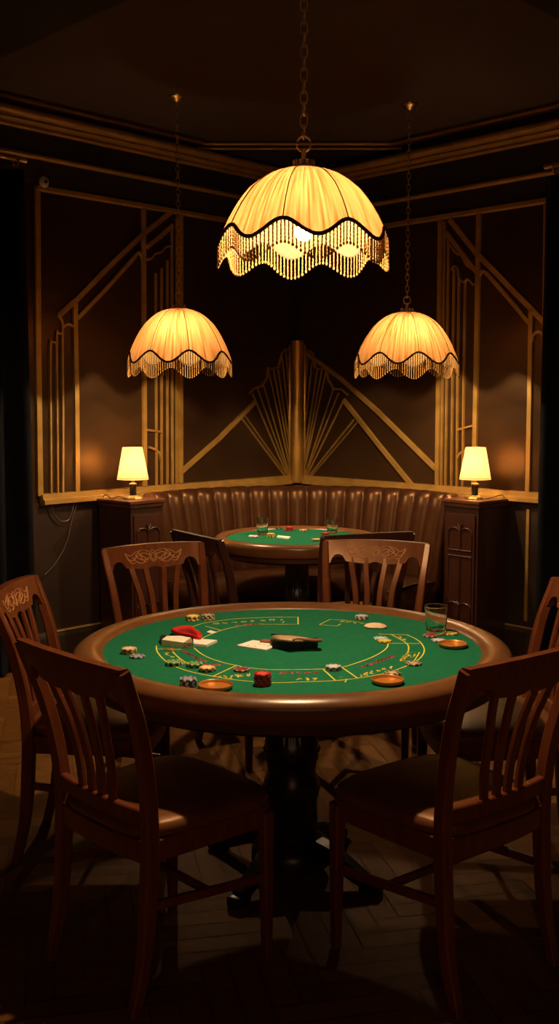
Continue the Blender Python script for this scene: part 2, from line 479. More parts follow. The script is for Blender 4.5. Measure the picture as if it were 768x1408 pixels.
relief('deco_wall_relief', 'gold art deco relief of stepped bars and diagonals on the left wall', -1, [
    ('outer_frame_bar', [[(50, 257), (51, 470), (54, 682)]], .040),
    ('upright_bar', [[(196, 281), (197, 480), (198, 668)]], .034),
    ('upright_bar', [[(247, 292), (247, 480), (247, 664)]], .040),
    ('upright_bar', [[(102, 414), (102, 445), (104, 545), (105, 677)]], .036),
    ('arched_bar', [[(69, 680), (68, 560), (67.5, 476), (70, 471), (74, 471), (75, 475)]], .016),
    ('arched_bar', [[(78, 680), (77, 560), (76, 464), (79, 459), (83, 459), (84, 463)]], .016),
    ('arched_bar', [[(85, 680), (85, 560), (84, 458), (86, 450), (92, 446), (100, 450), (102, 460)]], .018),
    ('scroll_cap', [[(98, 414), (88, 424), (79, 433), (83, 441), (85, 450)]], .022),
    ('diagonal_bar', [[(79, 434), (102, 414), (150, 365), (194, 323), (235, 291)]], .036),
    ('diagonal_bar', [[(105, 438), (140, 402), (185, 352)]], .030),
    ('curved_link', [[(183, 354), (188, 348), (193, 350), (196, 360)]], .022),
    ('diagonal_bar', [[(200, 340), (218, 326), (236, 310)]], .034),
    ('scroll_cap', [[(198, 356), (206, 356), (212, 349), (220, 347), (226, 340), (234, 338)]], .016),
    ('inner_upright', [[(213, 376), (213.5, 520), (214, 667)]], .014),
    ('inner_upright', [[(221, 369), (221, 520), (221, 666)]], .014),
    ('inner_upright', [[(229, 358), (229, 520), (229, 666)]], .014),
    ('inner_upright', [[(235, 310), (235.5, 500), (236, 665)]], .016),
    ('inner_upright', [[(242, 300), (241.5, 500), (241.5, 665)]], .014),
    ('ring_link', [[(200, 591), (221, 594)]], .016),
    ('curved_link', [[(203, 615), (212, 618), (218, 624), (221, 634)]], .018),
])
relief('deco_wall_relief', 'gold art deco relief of stepped bars and diagonals on the right wall', 1, [
    ('outer_frame_bar', [[(752, 279), (750, 480), (747, 686)]], .038),
    ('upright_bar', [[(659, 293), (656, 480), (652, 675)]], .036),
    ('upright_bar', [[(606, 302), (604, 480), (601.5, 669)]], .034),
    ('upright_bar', [[(731, 423), (729, 545), (726, 680)]], .034),
    ('arched_bar', [[(733, 470), (734, 462), (741, 456), (747, 460), (749, 470)]], .020),
    ('diagonal_bar', [[(619, 302), (655, 347), (700, 393), (750, 444)]], .038),
    ('diagonal_bar', [[(669, 375), (700, 410), (729, 445)]], .030),
    ('curved_link', [[(659, 386), (660, 378), (665, 373), (671, 377)]], .022),
    ('diagonal_bar', [[(614, 320), (632, 343), (655, 373)]], .034),
    ('scroll_cap', [[(619, 336), (628, 348), (636, 352), (644, 366), (656, 371)]], .018),
    ('scroll_cap', [[(621, 372), (625, 366), (630, 370), (632, 382), (638, 388), (644, 384), (652, 392)]], .016),
    ('inner_upright', [[(612, 305), (609.5, 490), (607.5, 669)]], .014),
    ('inner_upright', [[(617, 321), (615, 490), (613, 670)]], .014),
    ('inner_upright', [[(624.5, 370), (623, 490), (621, 671)]], .014),
    ('inner_upright', [[(631.5, 380), (630, 490), (628.5, 672)]], .014),
    ('inner_upright', [[(640, 388), (638.5, 490), (636.5, 672)]], .014),
    ('ring_link', [[(629, 591), (652, 585)]], .016),
    ('curved_link', [[(629, 632), (633, 624), (641, 619), (651, 617)]], .018),
])
def fan(label, side, rays, stepcap, arms):
    root = thing('sunburst_relief', label, 'wall moulding')
    for pts, wd in rays:
        bm = bmesh.new(); bar(bm, side, pts, wd * .75, 0.012); link('sunburst_ray', bm, M['gold'], root)
    bm = bmesh.new(); bar(bm, side, stepcap, .016, 0.014); link('stepped_cap', bm, M['gold'], root)
    for pts in arms:
        bm = bmesh.new(); bar(bm, side, pts, .036, 0.014); link('diagonal_arm', bm, M['gold'], root)
    return root
fan('gold half sunburst relief of thin rays to the left of the gold corner column', -1,
    [([(331, 575), (395, 660)], .016), ([(336, 572), (397, 658)], .012), ([(346, 541), (396, 659)], .014), ([(353, 534), (397, 657)], .011),
     ([(361, 529), (398, 656)], .011), ([(368, 509), (399, 650)], .011), ([(375, 508), (400, 645)], .011), ([(381, 507), (401, 640)], .011),
     ([(386, 484), (401, 620)], .011), ([(392, 482), (402, 610)], .014)],
    [(341, 541), (348, 534), (358, 531), (366, 520), (367, 506), (374, 507), (381, 505), (386, 486), (390, 481), (396, 480)],
    [[(248, 649), (300, 603), (349, 553)]])
fan('gold half sunburst relief of thin rays to the right of the gold corner column', 1,
    [([(487, 577), (421, 660)], .016), ([(492, 580), (424, 660)], .012), ([(473, 550), (420, 659)], .014), ([(466, 540), (419, 656)], .011),
     ([(459, 534), (419, 655)], .011), ([(449, 509), (418, 650)], .011), ([(443, 508), (418, 645)], .011), ([(437, 507), (417, 640)], .011),
     ([(431, 485), (416, 620)], .011), ([(424, 484), (415, 610)], .014)],
    [(479, 543), (470, 535), (460, 535), (452, 522), (449, 507), (441, 508), (434, 505), (431, 486), (426, 482), (420, 482)],
    [[(420, 484), (470, 521), (520, 566), (600, 645)], [(473, 550), (520, 610), (569, 670)]])

bm = bmesh.new()
lathe(bm, [(0, 0), (.050, 0), (.050, 1.015), (.044, 1.022), (0, 1.022)], 32)
for sx in (-1, 1): box(bm, (sx * .052, .008, .5), (.022, .03, 0.98), 0, .004)
o = link('corner_column', bm, M['goldcol'], loc=(0.128, 7.715, 0.955), smooth=True)
tag(o, 'tall round gold column standing in the room corner above the banquette', 'column')

# ------------------------------------------------------------------ curtains
def curtain(name, label, t0, t1, side, d):
    D, N = (DL, NL) if side < 0 else (DR, NR)
    root = thing(name, label, 'curtain', loc=(CORNER + D * t0 + N * d))
    org = CORNER + D * t0 + N * d
    bm = bmesh.new(); nx = 90; nz = 10; g = []
    for j in range(nz + 1):
        z = 0.02 + (2.80 - 0.02) * j / nz; row = []
        for i in range(nx + 1):
            t = (t1 - t0) * i / nx
            a = 0.040 * math.sin(t * 2 * PI / 0.17) + 0.015 * math.sin(t * 2 * PI / 0.31 + 1)
            p = D * t + N * a * (0.75 + 0.35 * (1 - j / nz)); row.append(bm.verts.new((p.x, p.y, z)))
        g.append(row)
    for j in range(nz):
        for i in range(nx): bm.faces.new((g[j][i], g[j][i + 1], g[j + 1][i + 1], g[j + 1][i]))
    bmesh.ops.solidify(bm, geom=list(bm.faces), thickness=0.006)
    link('drape', bm, M['curtain'], root, smooth='all')
    bm = bmesh.new(); a = D * -0.02; b = D * (t1 - t0)
    sweep(bm, [(a.x, a.y, 2.86), (b.x, b.y, 2.86)], circ(.013, 10)); link('curtain_rod', bm, M['bronze'], root, smooth=True)
    k = 0
    t = 0.05
    while t < t1 - t0:
        bm = bmesh.new(); c = D * t
        ring = [(c.x + N.x * .026 * math.cos(q * PI / 8), c.y + N.y * .026 * math.cos(q * PI / 8), 2.845 + .030 * math.sin(q * PI / 8)) for q in range(16)]
        tube(bm, ring, .0075, 6, closed=True); link('curtain_ring', bm, M['brass'], root, smooth=True); t += 0.13
    return root
curtain('curtain', 'black floor-length curtain on ringed rod at the left edge', 2.36, 3.1, -1, 0.10)
curtain('curtain', 'black floor-length curtain hanging at the right edge', 2.14, 3.0, 1, 0.10)

# small round boss on the left wall above the panel corner
t, z = on_wall(57, 251, -1)
root = thing('wall_boss', 'small pale round boss with dark centre at top corner of left wall panel', 'wall fixture', loc=wpt(-1, t, z - .03, 0.012))
ang = math.atan2(NL.y, NL.x)
def facing(bm): bmesh.ops.transform(bm, matrix=Matrix.Translation((0, 0, .03)) @ Matrix.Rotation(ang, 4, 'Z') @ Matrix.Rotation(PI / 2, 4, 'Y'), verts=bm.verts)
bm = bmesh.new(); lathe(bm, [(0, 0), (.030, 0), (.032, .012), (.026, .022), (.014, .026), (0, .026)], 24); facing(bm); link('boss_plate', bm, M['porc'], root, smooth=True)
bm = bmesh.new(); lathe(bm, [(0, .024), (.009, .025), (.010, .034), (0, .036)], 12); facing(bm); link('boss_knob', bm, M['black'], root, smooth=True)

# dangling cables under the rail
def cable(name, label, pix, side, d=0.03, r=0.0035):
    P = []
    for px, py in pix:
        t, z = on_wall(px, py, side); P.append(wpt(side, t, z, d))
    bm = bmesh.new(); tube(bm, cr(P, 6), r, 6); o = link(name, bm, M['cable'], smooth=True); return tag(o, label, 'cable')
cable('wall_cable', 'brown cable loop drooping below gold rail on left wall', [(66, 693), (70, 707), (80, 716), (91, 713), (97, 694)], -1)
cable('wall_cable', 'long thin cable running from left gold rail down towards baseboard', [(102, 694), (95, 715), (88, 745), (74, 772), (58, 790)], -1, 0.024)
bm = prof_run(1, [(0.01, 0.90), (0.02, 0.90), (0.02, 0.22), (0.01, 0.22)], 2.00, 2.02); trim(bm)

# ------------------------------------------------------------------ banquette
BC = Vector((0.12, 6.05, 0))
def arc_mesh(prof, a0, a1, n, bulge=None, capends=True):
    bm = bmesh.new(); rings = []
    for i in range(n + 1):
        a = R(a0 + (a1 - a0) * i / n); ring = []
        for (r, z, wgt) in prof:
            rr = r - (bulge(i / n) * wgt if bulge else 0)
            ring.append(bm.verts.new((rr * math.cos(a), rr * math.sin(a), z + (bulge(i / n) * wgt * .35 if bulge and z > .9 else 0))))
        rings.append(ring)
    m = len(prof)
    for i in range(n):
        for j in range(m):
            bm.faces.new((rings[i][j], rings[i][(j + 1) % m], rings[i + 1][(j + 1) % m], rings[i + 1][j]))
    if capends: bm.faces.new(rings[0]); bm.faces.new(rings[-1])
    return bm
def clip_ends(bm):
    for P1, nn in ((Vector((1.17, 6.2, 0)) - DR * .272, DR), (Vector((-.875, 6.2, 0)) - DL * .272, DL)):
        bmesh.ops.bisect_plane(bm, geom=list(bm.verts) + list(bm.edges) + list(bm.faces), plane_co=P1 - BC, plane_no=nn, clear_outer=True)
        bmesh.ops.holes_fill(bm, edges=[e for e in bm.edges if e.is_boundary], sides=0)
    return bm
root = thing('banquette', 'curved dark brown leather banquette with channel-tufted back in the corner', 'banquette', loc=BC)
NCH = 21
bul = lambda u: 0.034 * abs(math.sin(PI * NCH * u)) ** 0.6
bm = arc_mesh([(.915, .38, 1), (.905, .46, 1), (.925, .60, 1), (.955, .78, 1), (.975, .88, 1), (.985, .93, 1), (1.005, .962, .9), (1.035, .978, .6), (1.07, .975, .3), (1.095, .95, 0), (1.10, .38, 0)], 12, 168, NCH * 12, bul, False)
clip_ends(bm)
link('backrest', bm, M['banq'], root, smooth='all')
bm = arc_mesh([(.52, .30, 0), (.50, .33, 0), (.495, .38, 0), (.51, .425, 0), (.55, .45, 0), (.70, .462, 0), (.90, .45, 0), (.90, .30, 0)], 10, 170, 96, None, False)
clip_ends(bm)
link('seat', bm, M['banq'], root, smooth='all')
bm = arc_mesh([(.56, .0, 0), (.56, .30, 0), (1.08, .30, 0), (1.08, .0, 0)], 10, 170, 96, None, False)
clip_ends(bm)
link('base', bm, M['ped'], root)

# ------------------------------------------------------------------ pedestal cabinets with table lamps
def cabinet(label, P0, side):
    # local x: along carved face (from near corner), local y: depth towards the wall
    e1 = (-DR if side > 0 else -DL); e2 = (-NR if side > 0 else -NL)
    W, Dp, H = (0.26, 0.315, 0.925)
    def L(a, b): p = e1 * a + e2 * b; return (p.x, p.y)
    def prismL(bm, a0, a1, b0, b1, z0, z1, bev=0):
        prism(bm, [L(a0, b0), L(a1, b0), L(a1, b1), L(a0, b1)], z0, z1)
    root = thing('pedestal_cabinet', label, 'cabinet', loc=P0)
    bm = bmesh.new(); prismL(bm, 0.012, W, 0.012, Dp, 0.07, H); link('body', bm, M['cab'], root)
    bm = bmesh.new(); prismL(bm, 0.0, W + .004, 0.0, Dp, 0.0, 0.075); link('plinth', bm, M['cab'], root)
    bm = bmesh.new(); prismL(bm, -.010, W + .010, -.012, Dp, H + .012, H + .032); prismL(bm, 0, W + .003, -.002, Dp, H - .012, H + .012)
    bmesh.ops.bevel(bm, geom=list(bm.edges), offset=.003, segments=1, affect='EDGES'); link('cabinet_top', bm, M['cabtop'], root)
    door = bmesh.new(); prismL(door, .03, W - .02, 0.002, .014, .12, .87); dr = link('door', door, M['cab'], root)
    def P3(a, z, d=-0.001): p = e1 * a + e2 * d; return Vector((p.x, p.y, z))
    x0, x1 = 0.05, W - .04; xm = (x0 + x1) / 2
    bm = bmesh.new()
    for a0, a1 in ((x0, xm - .004), (xm + .004, x1)):
        am = (a0 + a1) / 2; rr = (a1 - a0) / 2
        pts = [P3(a0, .66)] + [P3(am - rr * math.cos(R(q)), .76 + rr * .75 * math.sin(R(q))) for q in range(0, 181, 20)] + [P3(a1, .66)]
        tube(bm, pts, .0045, 6); tube(bm, [P3(a0, .655), P3(a1, .655)], .005, 6)
        tube(bm, [P3(a0, .62), P3(a0, .36)], .004, 6); tube(bm, [P3(a1, .62), P3(a1, .36)], .004, 6); tube(bm, [P3(a0, .62), P3(a1, .62)], .004, 6)
        pts = [P3(am - rr * math.cos(R(q)), .315 + rr * .55 * math.sin(R(q))) for q in range(0, 181, 20)]
        tube(bm, pts, .0045, 6)
        tube(bm, [P3(a0, .30), P3(a0, .15), P3(a1, .15), P3(a1, .30)], .0035, 6)
    tube(bm, [P3(xm - .018, .815), P3(xm, .78), P3(xm + .018, .815)], .004, 6)
    tube(bm, [P3(xm - .014, .345), P3(xm, .325), P3(xm + .014, .345)], .004, 6)
    link('carved_tracery', bm, M['cab'], dr, smooth=True)
    return root, P0 + e1 * (W * .5) + e2 * (Dp * .42) + Vector((0, 0, H + .032))
cabR, lampR = cabinet('dark mahogany pedestal cabinet with carved arches, right of the banquette', Vector((1.17, 6.2, 0)), 1)
cabL, lampL = cabinet('dark mahogany pedestal cabinet with carved arches, left of the banquette', Vector((-0.875, 6.2, 0)), -1)

def table_lamp():
    root = thing('table_lamp', 'small lit table lamp with cream conical shade, on the right cabinet', 'lamp', group='lamps on the pedestal cabinets')
    bm = bmesh.new(); lathe(bm, [(0, 0), (.062, 0), (.064, .005), (.060, .012), (.040, .018), (.030, .022), (0, .022)], 8); link('base', bm, M['brass'], root)
    bm = bmesh.new(); lathe(bm, [(0, .021), (.021, .021), (.021, .084), (0, .084)], 8); link('stem', bm, M['lampbase'], root)
    bm = bmesh.new(); lathe(bm, [(0, .083), (.024, .084), (.024, .092), (.012, .096), (.009, .112), (.012, .118), (.012, .178), (0, .178)], 20); link('socket', bm, M['brass'], root, smooth=True)
    bm = bmesh.new(); uvl = bm.loops.layers.uv.new('UVMap')
    lathe(bm, [(.095, .118), (.093, .126), (.060, .310), (.0585, .310), (.0915, .126), (.0935, .118)], 48, close=True)
    s = link('shade', bm, M['lshade'], root, smooth=True)
    bm = bmesh.new(); tube(bm, [(.0940 * math.cos(k * PI / 24), .0940 * math.sin(k * PI / 24), .127) for k in range(48)], .0013, 6, closed=True); link('shade_trim', bm, M['braid'], s, smooth=True)
    bm = bmesh.new(); bmesh.ops.create_icosphere(bm, subdivisions=2, radius=BR, matrix=Matrix.Translation((0, 0, .205))); link('bulb', bm, M['bulb_table'], root, smooth='all')
    return root
tl = table_lamp(); tl.location = lampR
tl2 = dup(tl, lampL, R(20), 'small lit table lamp with cream conical shade, on the left cabinet')
# lamp cords lying over the cabinet tops
def cord(label, pts):
    bm = bmesh.new(); tube(bm, cr(pts, 6), .003, 6); o = link('lamp_cord', bm, M['cable'], smooth=True); tag(o, label, 'cable')
b = lampR; e1, e2 = -DR, -NR
cord('brown lamp cord looping beside the right table lamp', [b + DR * .069 + Vector((0, 0, .005)), b + DR * .088 + Vector((0, 0, .006)), b + DR * .10 - NR * .05 + Vector((0, 0, .014)), b + DR * .105 - NR * .12 + Vector((0, 0, .022)), b + DR * .10 - NR * .165 + Vector((0, 0, .006))])
b = lampL
cord('brown lamp cord curling beside the left table lamp', [b + DL * .069 + Vector((0, 0, .005)), b + DL * .085 - NL * .03 + Vector((0, 0, .018)), b + DL * .10 - NL * .08 + Vector((0, 0, .004)), b + DL * .105 - NL * .13 + Vector((0, 0, .024)), b + DL * .10 - NL * .165 + Vector((0, 0, .006))])

# ------------------------------------------------------------------ pendant lamps
def pendant(name, label, x, y, ztop, rad, zs, rot0, bulb_m, group, bz, by=0.0):
    """ztop: height of the shade's top ring"""
    root = thing(name, label, 'pendant lamp', loc=(x, y, ztop), group=group)
    base = [(.17, 0.0), (.28, -.006), (.41, -.022), (.52, -.044), (.63, -.072), (.71, -.102), (.785, -.135), (.85, -.170), (.905, -.205), (.95, -.235), (.985, -.262)]
    prof = [(r * rad, z * zs) for r, z in base]
    def P(s):
        f_ = s * (len(prof) - 1); i = min(int(f_), len(prof) - 2); q = f_ - i
        return (prof[i][0] * (1 - q) + prof[i + 1][0] * q, prof[i][1] * (1 - q) + prof[i + 1][1] * q)
    def smax(a): return 0.905 - 0.095 * math.cos(8 * a)     # ribs (cos=1) end higher
    NT, NS = 384, 22
    def pos(a, s, off=0.0):
        r, z = P(min(s, 1.0)); 
        pan = 0.5 - 0.5 * math.cos(8 * a)
        rr = r * (1 - 0.018 * pan * s) + off
        return Vector((rr * math.cos(a + rot0), rr * math.sin(a + rot0), z))
    bm = bmesh.new(); uvl = bm.loops.layers.uv.new('UVMap'); g = []
    for j in range(NS + 1):
        row = []
        for i in range(NT):
            a = 2 * PI * i / NT; s = smax(a) * j / NS
            row.append(bm.verts.new(pos(a, s, 0.0007 * (1 if i % 2 else -1) * (0.4 + s))))
        g.append(row)
    for j in range(NS):
        for i in range(NT):
            f_ = bm.faces.new((g[j][i], g[j][(i + 1) % NT], g[j + 1][(i + 1) % NT], g[j + 1][i]))
            for l, (uu, vv) in zip(f_.loops, ((i, j), (i + 1, j), (i + 1, j + 1), (i, j + 1))): l[uvl].uv = (uu / NT, vv / NS)
    sh = link('shade', bm, M['shade'], root, smooth='all')
    # ribs
    bm = bmesh.new()
    for k in range(8):
        a = 2 * PI * k / 8; tube(bm, [pos(a, smax(a) * q / 12, .0015) for q in range(13)], .0016, 6)
    link('rib_piping', bm, M['braid'], sh, smooth=True)
    bm = bmesh.new()
    tube(bm, [pos(2 * PI * k / 192, smax(2 * PI * k / 192), .001) for k in range(192)], .0055, 8, closed=True)
    link('braid_trim', bm, M['braid'], sh, smooth=True)
    # bead fringe
    bm = bmesh.new(); NB = 136; FL = .072 if rad > .29 else .064
    for k in range(NB):
        a = 2 * PI * (k + .5) / NB; p = pos(a, smax(a), 0)
        pr = [(.0008, 0)]
        q = 0.004
        while q < FL - .012:
            pr += [(.0012, -q), (.0026, -q - .002), (.0026, -q - .008), (.0012, -q - .010)]; q += .0105
        pr += [(.0012, -q), (.0038, -q - .003), (.0042, -q - .006), (.003, -q - .009), (0, -q - .011)]
        lathe(bm, [(0, 0)] + pr, 5, c=p)
    link('bead_fringe', bm, M['bead'], root, kind='stuff')
    # metal top gallery, ring and chain
    bm = bmesh.new()
    lathe(bm, [(0, .012), (.02, .012), (.17 * rad, .004), (.175 * rad, -.004), (.16 * rad, -.006), (0, .004)], 32)
    for k in range(10):
        a = 2 * PI * k / 10; box(bm, (.11 * rad * math.cos(a), .11 * rad * math.sin(a), .016), (.006, .010, .016), a)
    lathe(bm, [(0, .03), (.007, .03), (.007, .055), (0, .056)], 10); lathe(bm, [(0, .010), (.012, .012), (.008, .03), (0, .031)], 12)
    link('top_gallery', bm, M['bronze'], root, smooth=True)
    bm = bmesh.new(); z = .052; k = 0; Htop = CEIL - ztop - .03
    first = True
    while z < Htop - .01:
        hl = .022 if first else .020; hw = .020 if first else .010
        c = z + hl - .004; pts = []
        for q in range(14):
            t = 2 * PI * q / 14; u = hw * math.cos(t); v = hl * math.sin(t)
            pts.append((u, 0, c + v) if k % 2 == 0 else (0.25 * u, u, c + v))
        tube(bm, pts, .0027 if not first else .0035, 5, closed=True)
        z += 2 * hl - .0085; k += 1; first = False
    link('chain', bm, M['bronze'], root, smooth=True)
    bm = bmesh.new(); zc = CEIL - ztop
    lathe(bm, [(0, zc), (.048, zc), (.046, zc - .008), (.030, zc - .016), (.018, zc - .030), (.006, zc - .036), (0, zc - .036)], 24)
    link('ceiling_canopy', bm, M['brass'], root, smooth=True)
    # bulb: a lit globe with its lamp light around it
    bm = bmesh.new(); bmesh.ops.create_icosphere(bm, subdivisions=2, radius=BR, matrix=Matrix.Translation((0, by, bz))); link('bulb', bm, bulb_m, root, smooth='all')
    bm = bmesh.new(); lathe(bm, [(0, bz + .075), (.006, bz + .075), (.014, bz + .07), (.015, bz + .028), (0, bz + .026)], 16, c=(0, by, 0)); tube(bm, [(0, 0, .01), (0, by * .3, bz + .085), (0, by, bz + .072)], .0045, 8); link('bulb_holder', bm, M['brass'], root, smooth=True)
    return root
GP = 'fringed dome pendant lamps'
bigx = at_y(417, 350, 3.12).x
pendant('pendant_lamp', 'largest and nearest fringed pleated dome lamp, above the big card table', bigx, 3.12, 2.205, .256, 0.825, R(-90 - 15), M['bulb_main'], GP, -.175)
lx = at_y(246.5, 480, 6.04).x
pendant('pendant_lamp', 'smaller fringed pleated dome lamp hanging at left, above the left cabinet lamp', lx, 6.04, 2.057, .307, 1.16, R(-90 - 29), M['bulb_side'], GP, -.160, -.085)
rx = at_y(558.5, 480, 6.2).x
pendant('pendant_lamp', 'smaller fringed pleated dome lamp hanging at right, above the right cabinet lamp', rx, 6.2, 2.050, .312, 1.14, R(-90 + 7), M['bulb_side'], GP, -.160, -.085)

# ------------------------------------------------------------------ card tables
TZ = 0.758   # felt height
TC = Vector((0.04, 3.38, 0))
def card_table(label, loc, rf, ro, ped_r, felt_z):
    root = thing('card_table', label, 'table', loc=loc)
    z = felt_z
    bm = bmesh.new(); lathe(bm, [(0, z - .03), (rf + .02, z - .03), (rf + .02, z), (0, z)], 96); link('felt_top', bm, M['felt'], root, smooth=True)
    bm = bmesh.new(); wd = ro - rf; pr = []
    for k in range(22):
        a = PI * (1.0 - k / 21 * 1.35)
        pr.append((rf + wd * .5 + wd * .5 * math.cos(a), z - .012 + .030 * math.sin(a) if a > 0 else z - .012 + .052 * math.sin(a)))
    pr = [(rf + .001, z - .03)] + pr + [(ro - .04, z - .062), (rf, z - .062)]
    lathe(bm, pr, 128, close=True); link('padded_rim', bm, M['rim'], root, smooth='all')
    bm = bmesh.new(); lathe(bm, [(0, z - .032), (ro - .03, z - .055), (ro - .032, z - .085), (ro - .06, z - .10), (0, z - .10)], 96); link('apron', bm, M['apron'], root, smooth=True)
    bm = bmesh.new()
    q = ped_r
    prof = [(0, z - .10), (q * 2.0, z - .10), (q * 2.0, z - .12), (q * 1.15, z - .14), (q * .98, z - .16), (q * .98, z - .30), (q * 1.06, z - .315), (q * 1.06, z - .37), (q * .98, z - .385), (q * .95, .34), (q * 1.05, .32), (q * 1.15, .29), (q * 1.05, .26), (q, .245), (q * 1.05, .13), (q * 1.5, .10), (q * 1.6, .07), (q * 1.6, .04), (0, .04)]
    def flute(r, zz, a):
        if z - .30 < zz + 1e-4 and zz < z - .155: return (r * (1 - .05 * (0.5 + 0.5 * math.cos(24 * a))), zz)
        return (r, zz)
    lathe(bm, prof, 96, fn=flute); pd = link('pedestal', bm, M['ped'], root, smooth=True)
    bm = bmesh.new()
    for k in range(24):
        a = 2 * PI * k / 24; bmesh.ops.create_uvsphere(bm, u_segments=8, v_segments=6, radius=q * .07, matrix=Matrix.Translation((q * 1.07 * math.cos(a), q * 1.07 * math.sin(a), z - .342)))
    link('beaded_band', bm, M['ped'], pd, smooth=True)
    for k in range(4):
        a = PI / 4 + k * PI / 2 + .2; bm = bmesh.new()
        pts = [(q * 1.2, .10), (q * 2.0, .085), (q * 2.9, .05), (q * 3.6, .026)]
        P = [(r * math.cos(a), r * math.sin(a), zz) for r, zz in pts]
        sweep(bm, cr(P, 5), rect(.030, .028), scales=[1.1 - .4 * i / 15 for i in range(16)]); 
        box(bm, (q * 3.6 * math.cos(a), q * 3.6 * math.sin(a), .018), (.07, .05, .036), a, .008)
        link('foot', bm, M['ped'], root, smooth=True)
    return root
tab = card_table('large round green felt card table with padded brown rim, in the foreground', TC, .600, .700, .083, TZ)
BT = Vector((0.10, 6.08, 0)); TZ2 = .760
tab2 = card_table('smaller round green felt card table in front of the banquette', BT, .405, .475, .07, TZ2)

# printed layout on the felt (thin raised print, traced on the table plane)
def flt(px, py, z=TZ): return at_z(px, py, z)
def ribbon(bm, pts, wd, z=TZ, n=4, smooth=True):
    P = [flt(a, b, z) - TC for a, b in pts]
    if smooth and len(P) > 2: P = cr(P, n)
    V = []
    for i, p in enumerate(P):
        d = P[min(i + 1, len(P) - 1)] - P[max(i - 1, 0)]; d.z = 0
        if d.length < 1e-6: d = Vector((1, 0, 0))
        d.normalize(); s = Vector((-d.y, d.x, 0)) * wd / 2
        V.append((bm.verts.new((p + s).to_tuple()[:2] + (z + .0006,)), bm.verts.new((p - s).to_tuple()[:2] + (z + .0006,))))
    for a, b in zip(V[:-1], V[1:]):
        f_ = bm.faces.new((a[0], a[1], b[1], b[0]))
lay = bmesh.new(); W1 = .0042
ribbon(lay, [(215, 888), (215.5, 895), (222, 904), (232, 912), (248, 919.5), (271, 926), (293, 930), (315, 934), (349, 937.5), (375, 939), (424, 937.5), (461, 936), (489, 933), (524, 927), (551.5, 918.6), (575, 907), (583, 895), (579, 885), (571, 878.5), (559, 873)], W1)
ribbon(lay, [(559, 873), (520, 872)], W1)
ribbon(lay, [(266.6, 891), (275, 898), (288, 905), (310, 912), (325, 915), (339.5, 918), (376.6, 921), (443.5, 920), (469.5, 917.6), (489, 912), (508.6, 905), (524, 897), (532, 890), (533, 884.4)], W1)
for a, b in (((293, 930), (325, 915)), ((443.5, 920), (461, 936)), ((469.5, 917.6), (491, 932.5)), ((530, 884.6), (577, 885)), ((538, 872.7), (555, 882)), ((215, 892.5), (249, 893)), ((282, 861), (304, 867))):
    ribbon(lay, [a, b], W1)
ribbon(lay, [(555, 882), (561, 888), (560, 897), (549.6, 908)], W1)
ribbon(lay, [(237, 896), (244, 903), (252, 909), (262, 914)], W1)
for q in ([(549.6, 909), (561, 897), (576.6, 897), (569, 909), (549.6, 909)],
          [(409.5, 848.6), (409.5, 858.5), (388, 858.5), (354, 858.5)],
          [(439, 859), (454, 851.6), (472, 853), (492, 855.5), (506, 859)], [(439, 859), (463, 861), (468, 858)]):
    ribbon(lay, q, W1, smooth=False)
ribbon(lay, [(262, 863), (276, 858), (292, 855), (324, 851), (354, 849.6), (383.5, 848.6), (409.5, 848.6)], W1)
ribbon(lay, [(354, 858.5), (329, 861), (304, 867), (279.5, 877), (270, 884)], W1)
rnd = random.Random(3)
def glyphs(bm, p0, p1, n, h, wd=.0032, curve=0.0, nt=4):
    """row of small lettering-like strokes between two photo points, laid flat on the felt"""
    for k in range(n):
        u = (k + .5) / n; cx = p0[0] + (p1[0] - p0[0]) * u; cy = p0[1] + (p1[1] - p0[1]) * u + curve * math.sin(PI * u)
        sw = abs(p1[0] - p0[0]) / n * .34 + .6
        for s_ in range(2):
            pts = [(cx + rnd.uniform(-sw, sw), cy + rnd.uniform(-h, h)) for _ in range(nt)]
            ribbon(bm, pts, wd, n=3)
glyphs(lay, (406, 934), (437, 934), 3, 2.0)
glyphs(lay, (490, 930), (541, 917), 6, 2.0)
glyphs(lay, (297, 932), (345, 928), 6, 2.5)
glyphs(lay, (226, 898), (256, 913), 4, 2.5)
glyphs(lay, (290, 858), (380, 852), 7, 1.0)
glyphs(lay, (386, 851), (390, 857), 2, 1.3)
glyphs(lay, (465, 854), (503, 858), 4, 1.2)
glyphs(lay, (545, 876), (560, 880), 2, 1.8)
glyphs(lay, (553, 905), (573, 900), 3, 3.0)
glyphs(lay, (467, 932), (480, 937), 2, 2.5)
lm = link('layout_lines', lay, M['yellow'], tab, label='yellow printed betting layout lines', recalc=False)
for a_, b_, n_, h_, w_ in (((250, 895), (284, 911), 9, 1.6, .0045), ((276, 914), (302, 915), 5, 1.3, .0045), ((496, 917.5), (544, 901), 9, 1.6, .0048),
                          ((382, 926), (440, 924.5), 5, 1.4, .0052), ((322, 861), (364, 857), 4, 1.0, .006)):
    red = bmesh.new(); glyphs(red, a_, b_, n_, h_, w_)
    link('layout_red_lettering', red, M['redprint'], tab, label='red printed lettering on the felt', recalc=False)


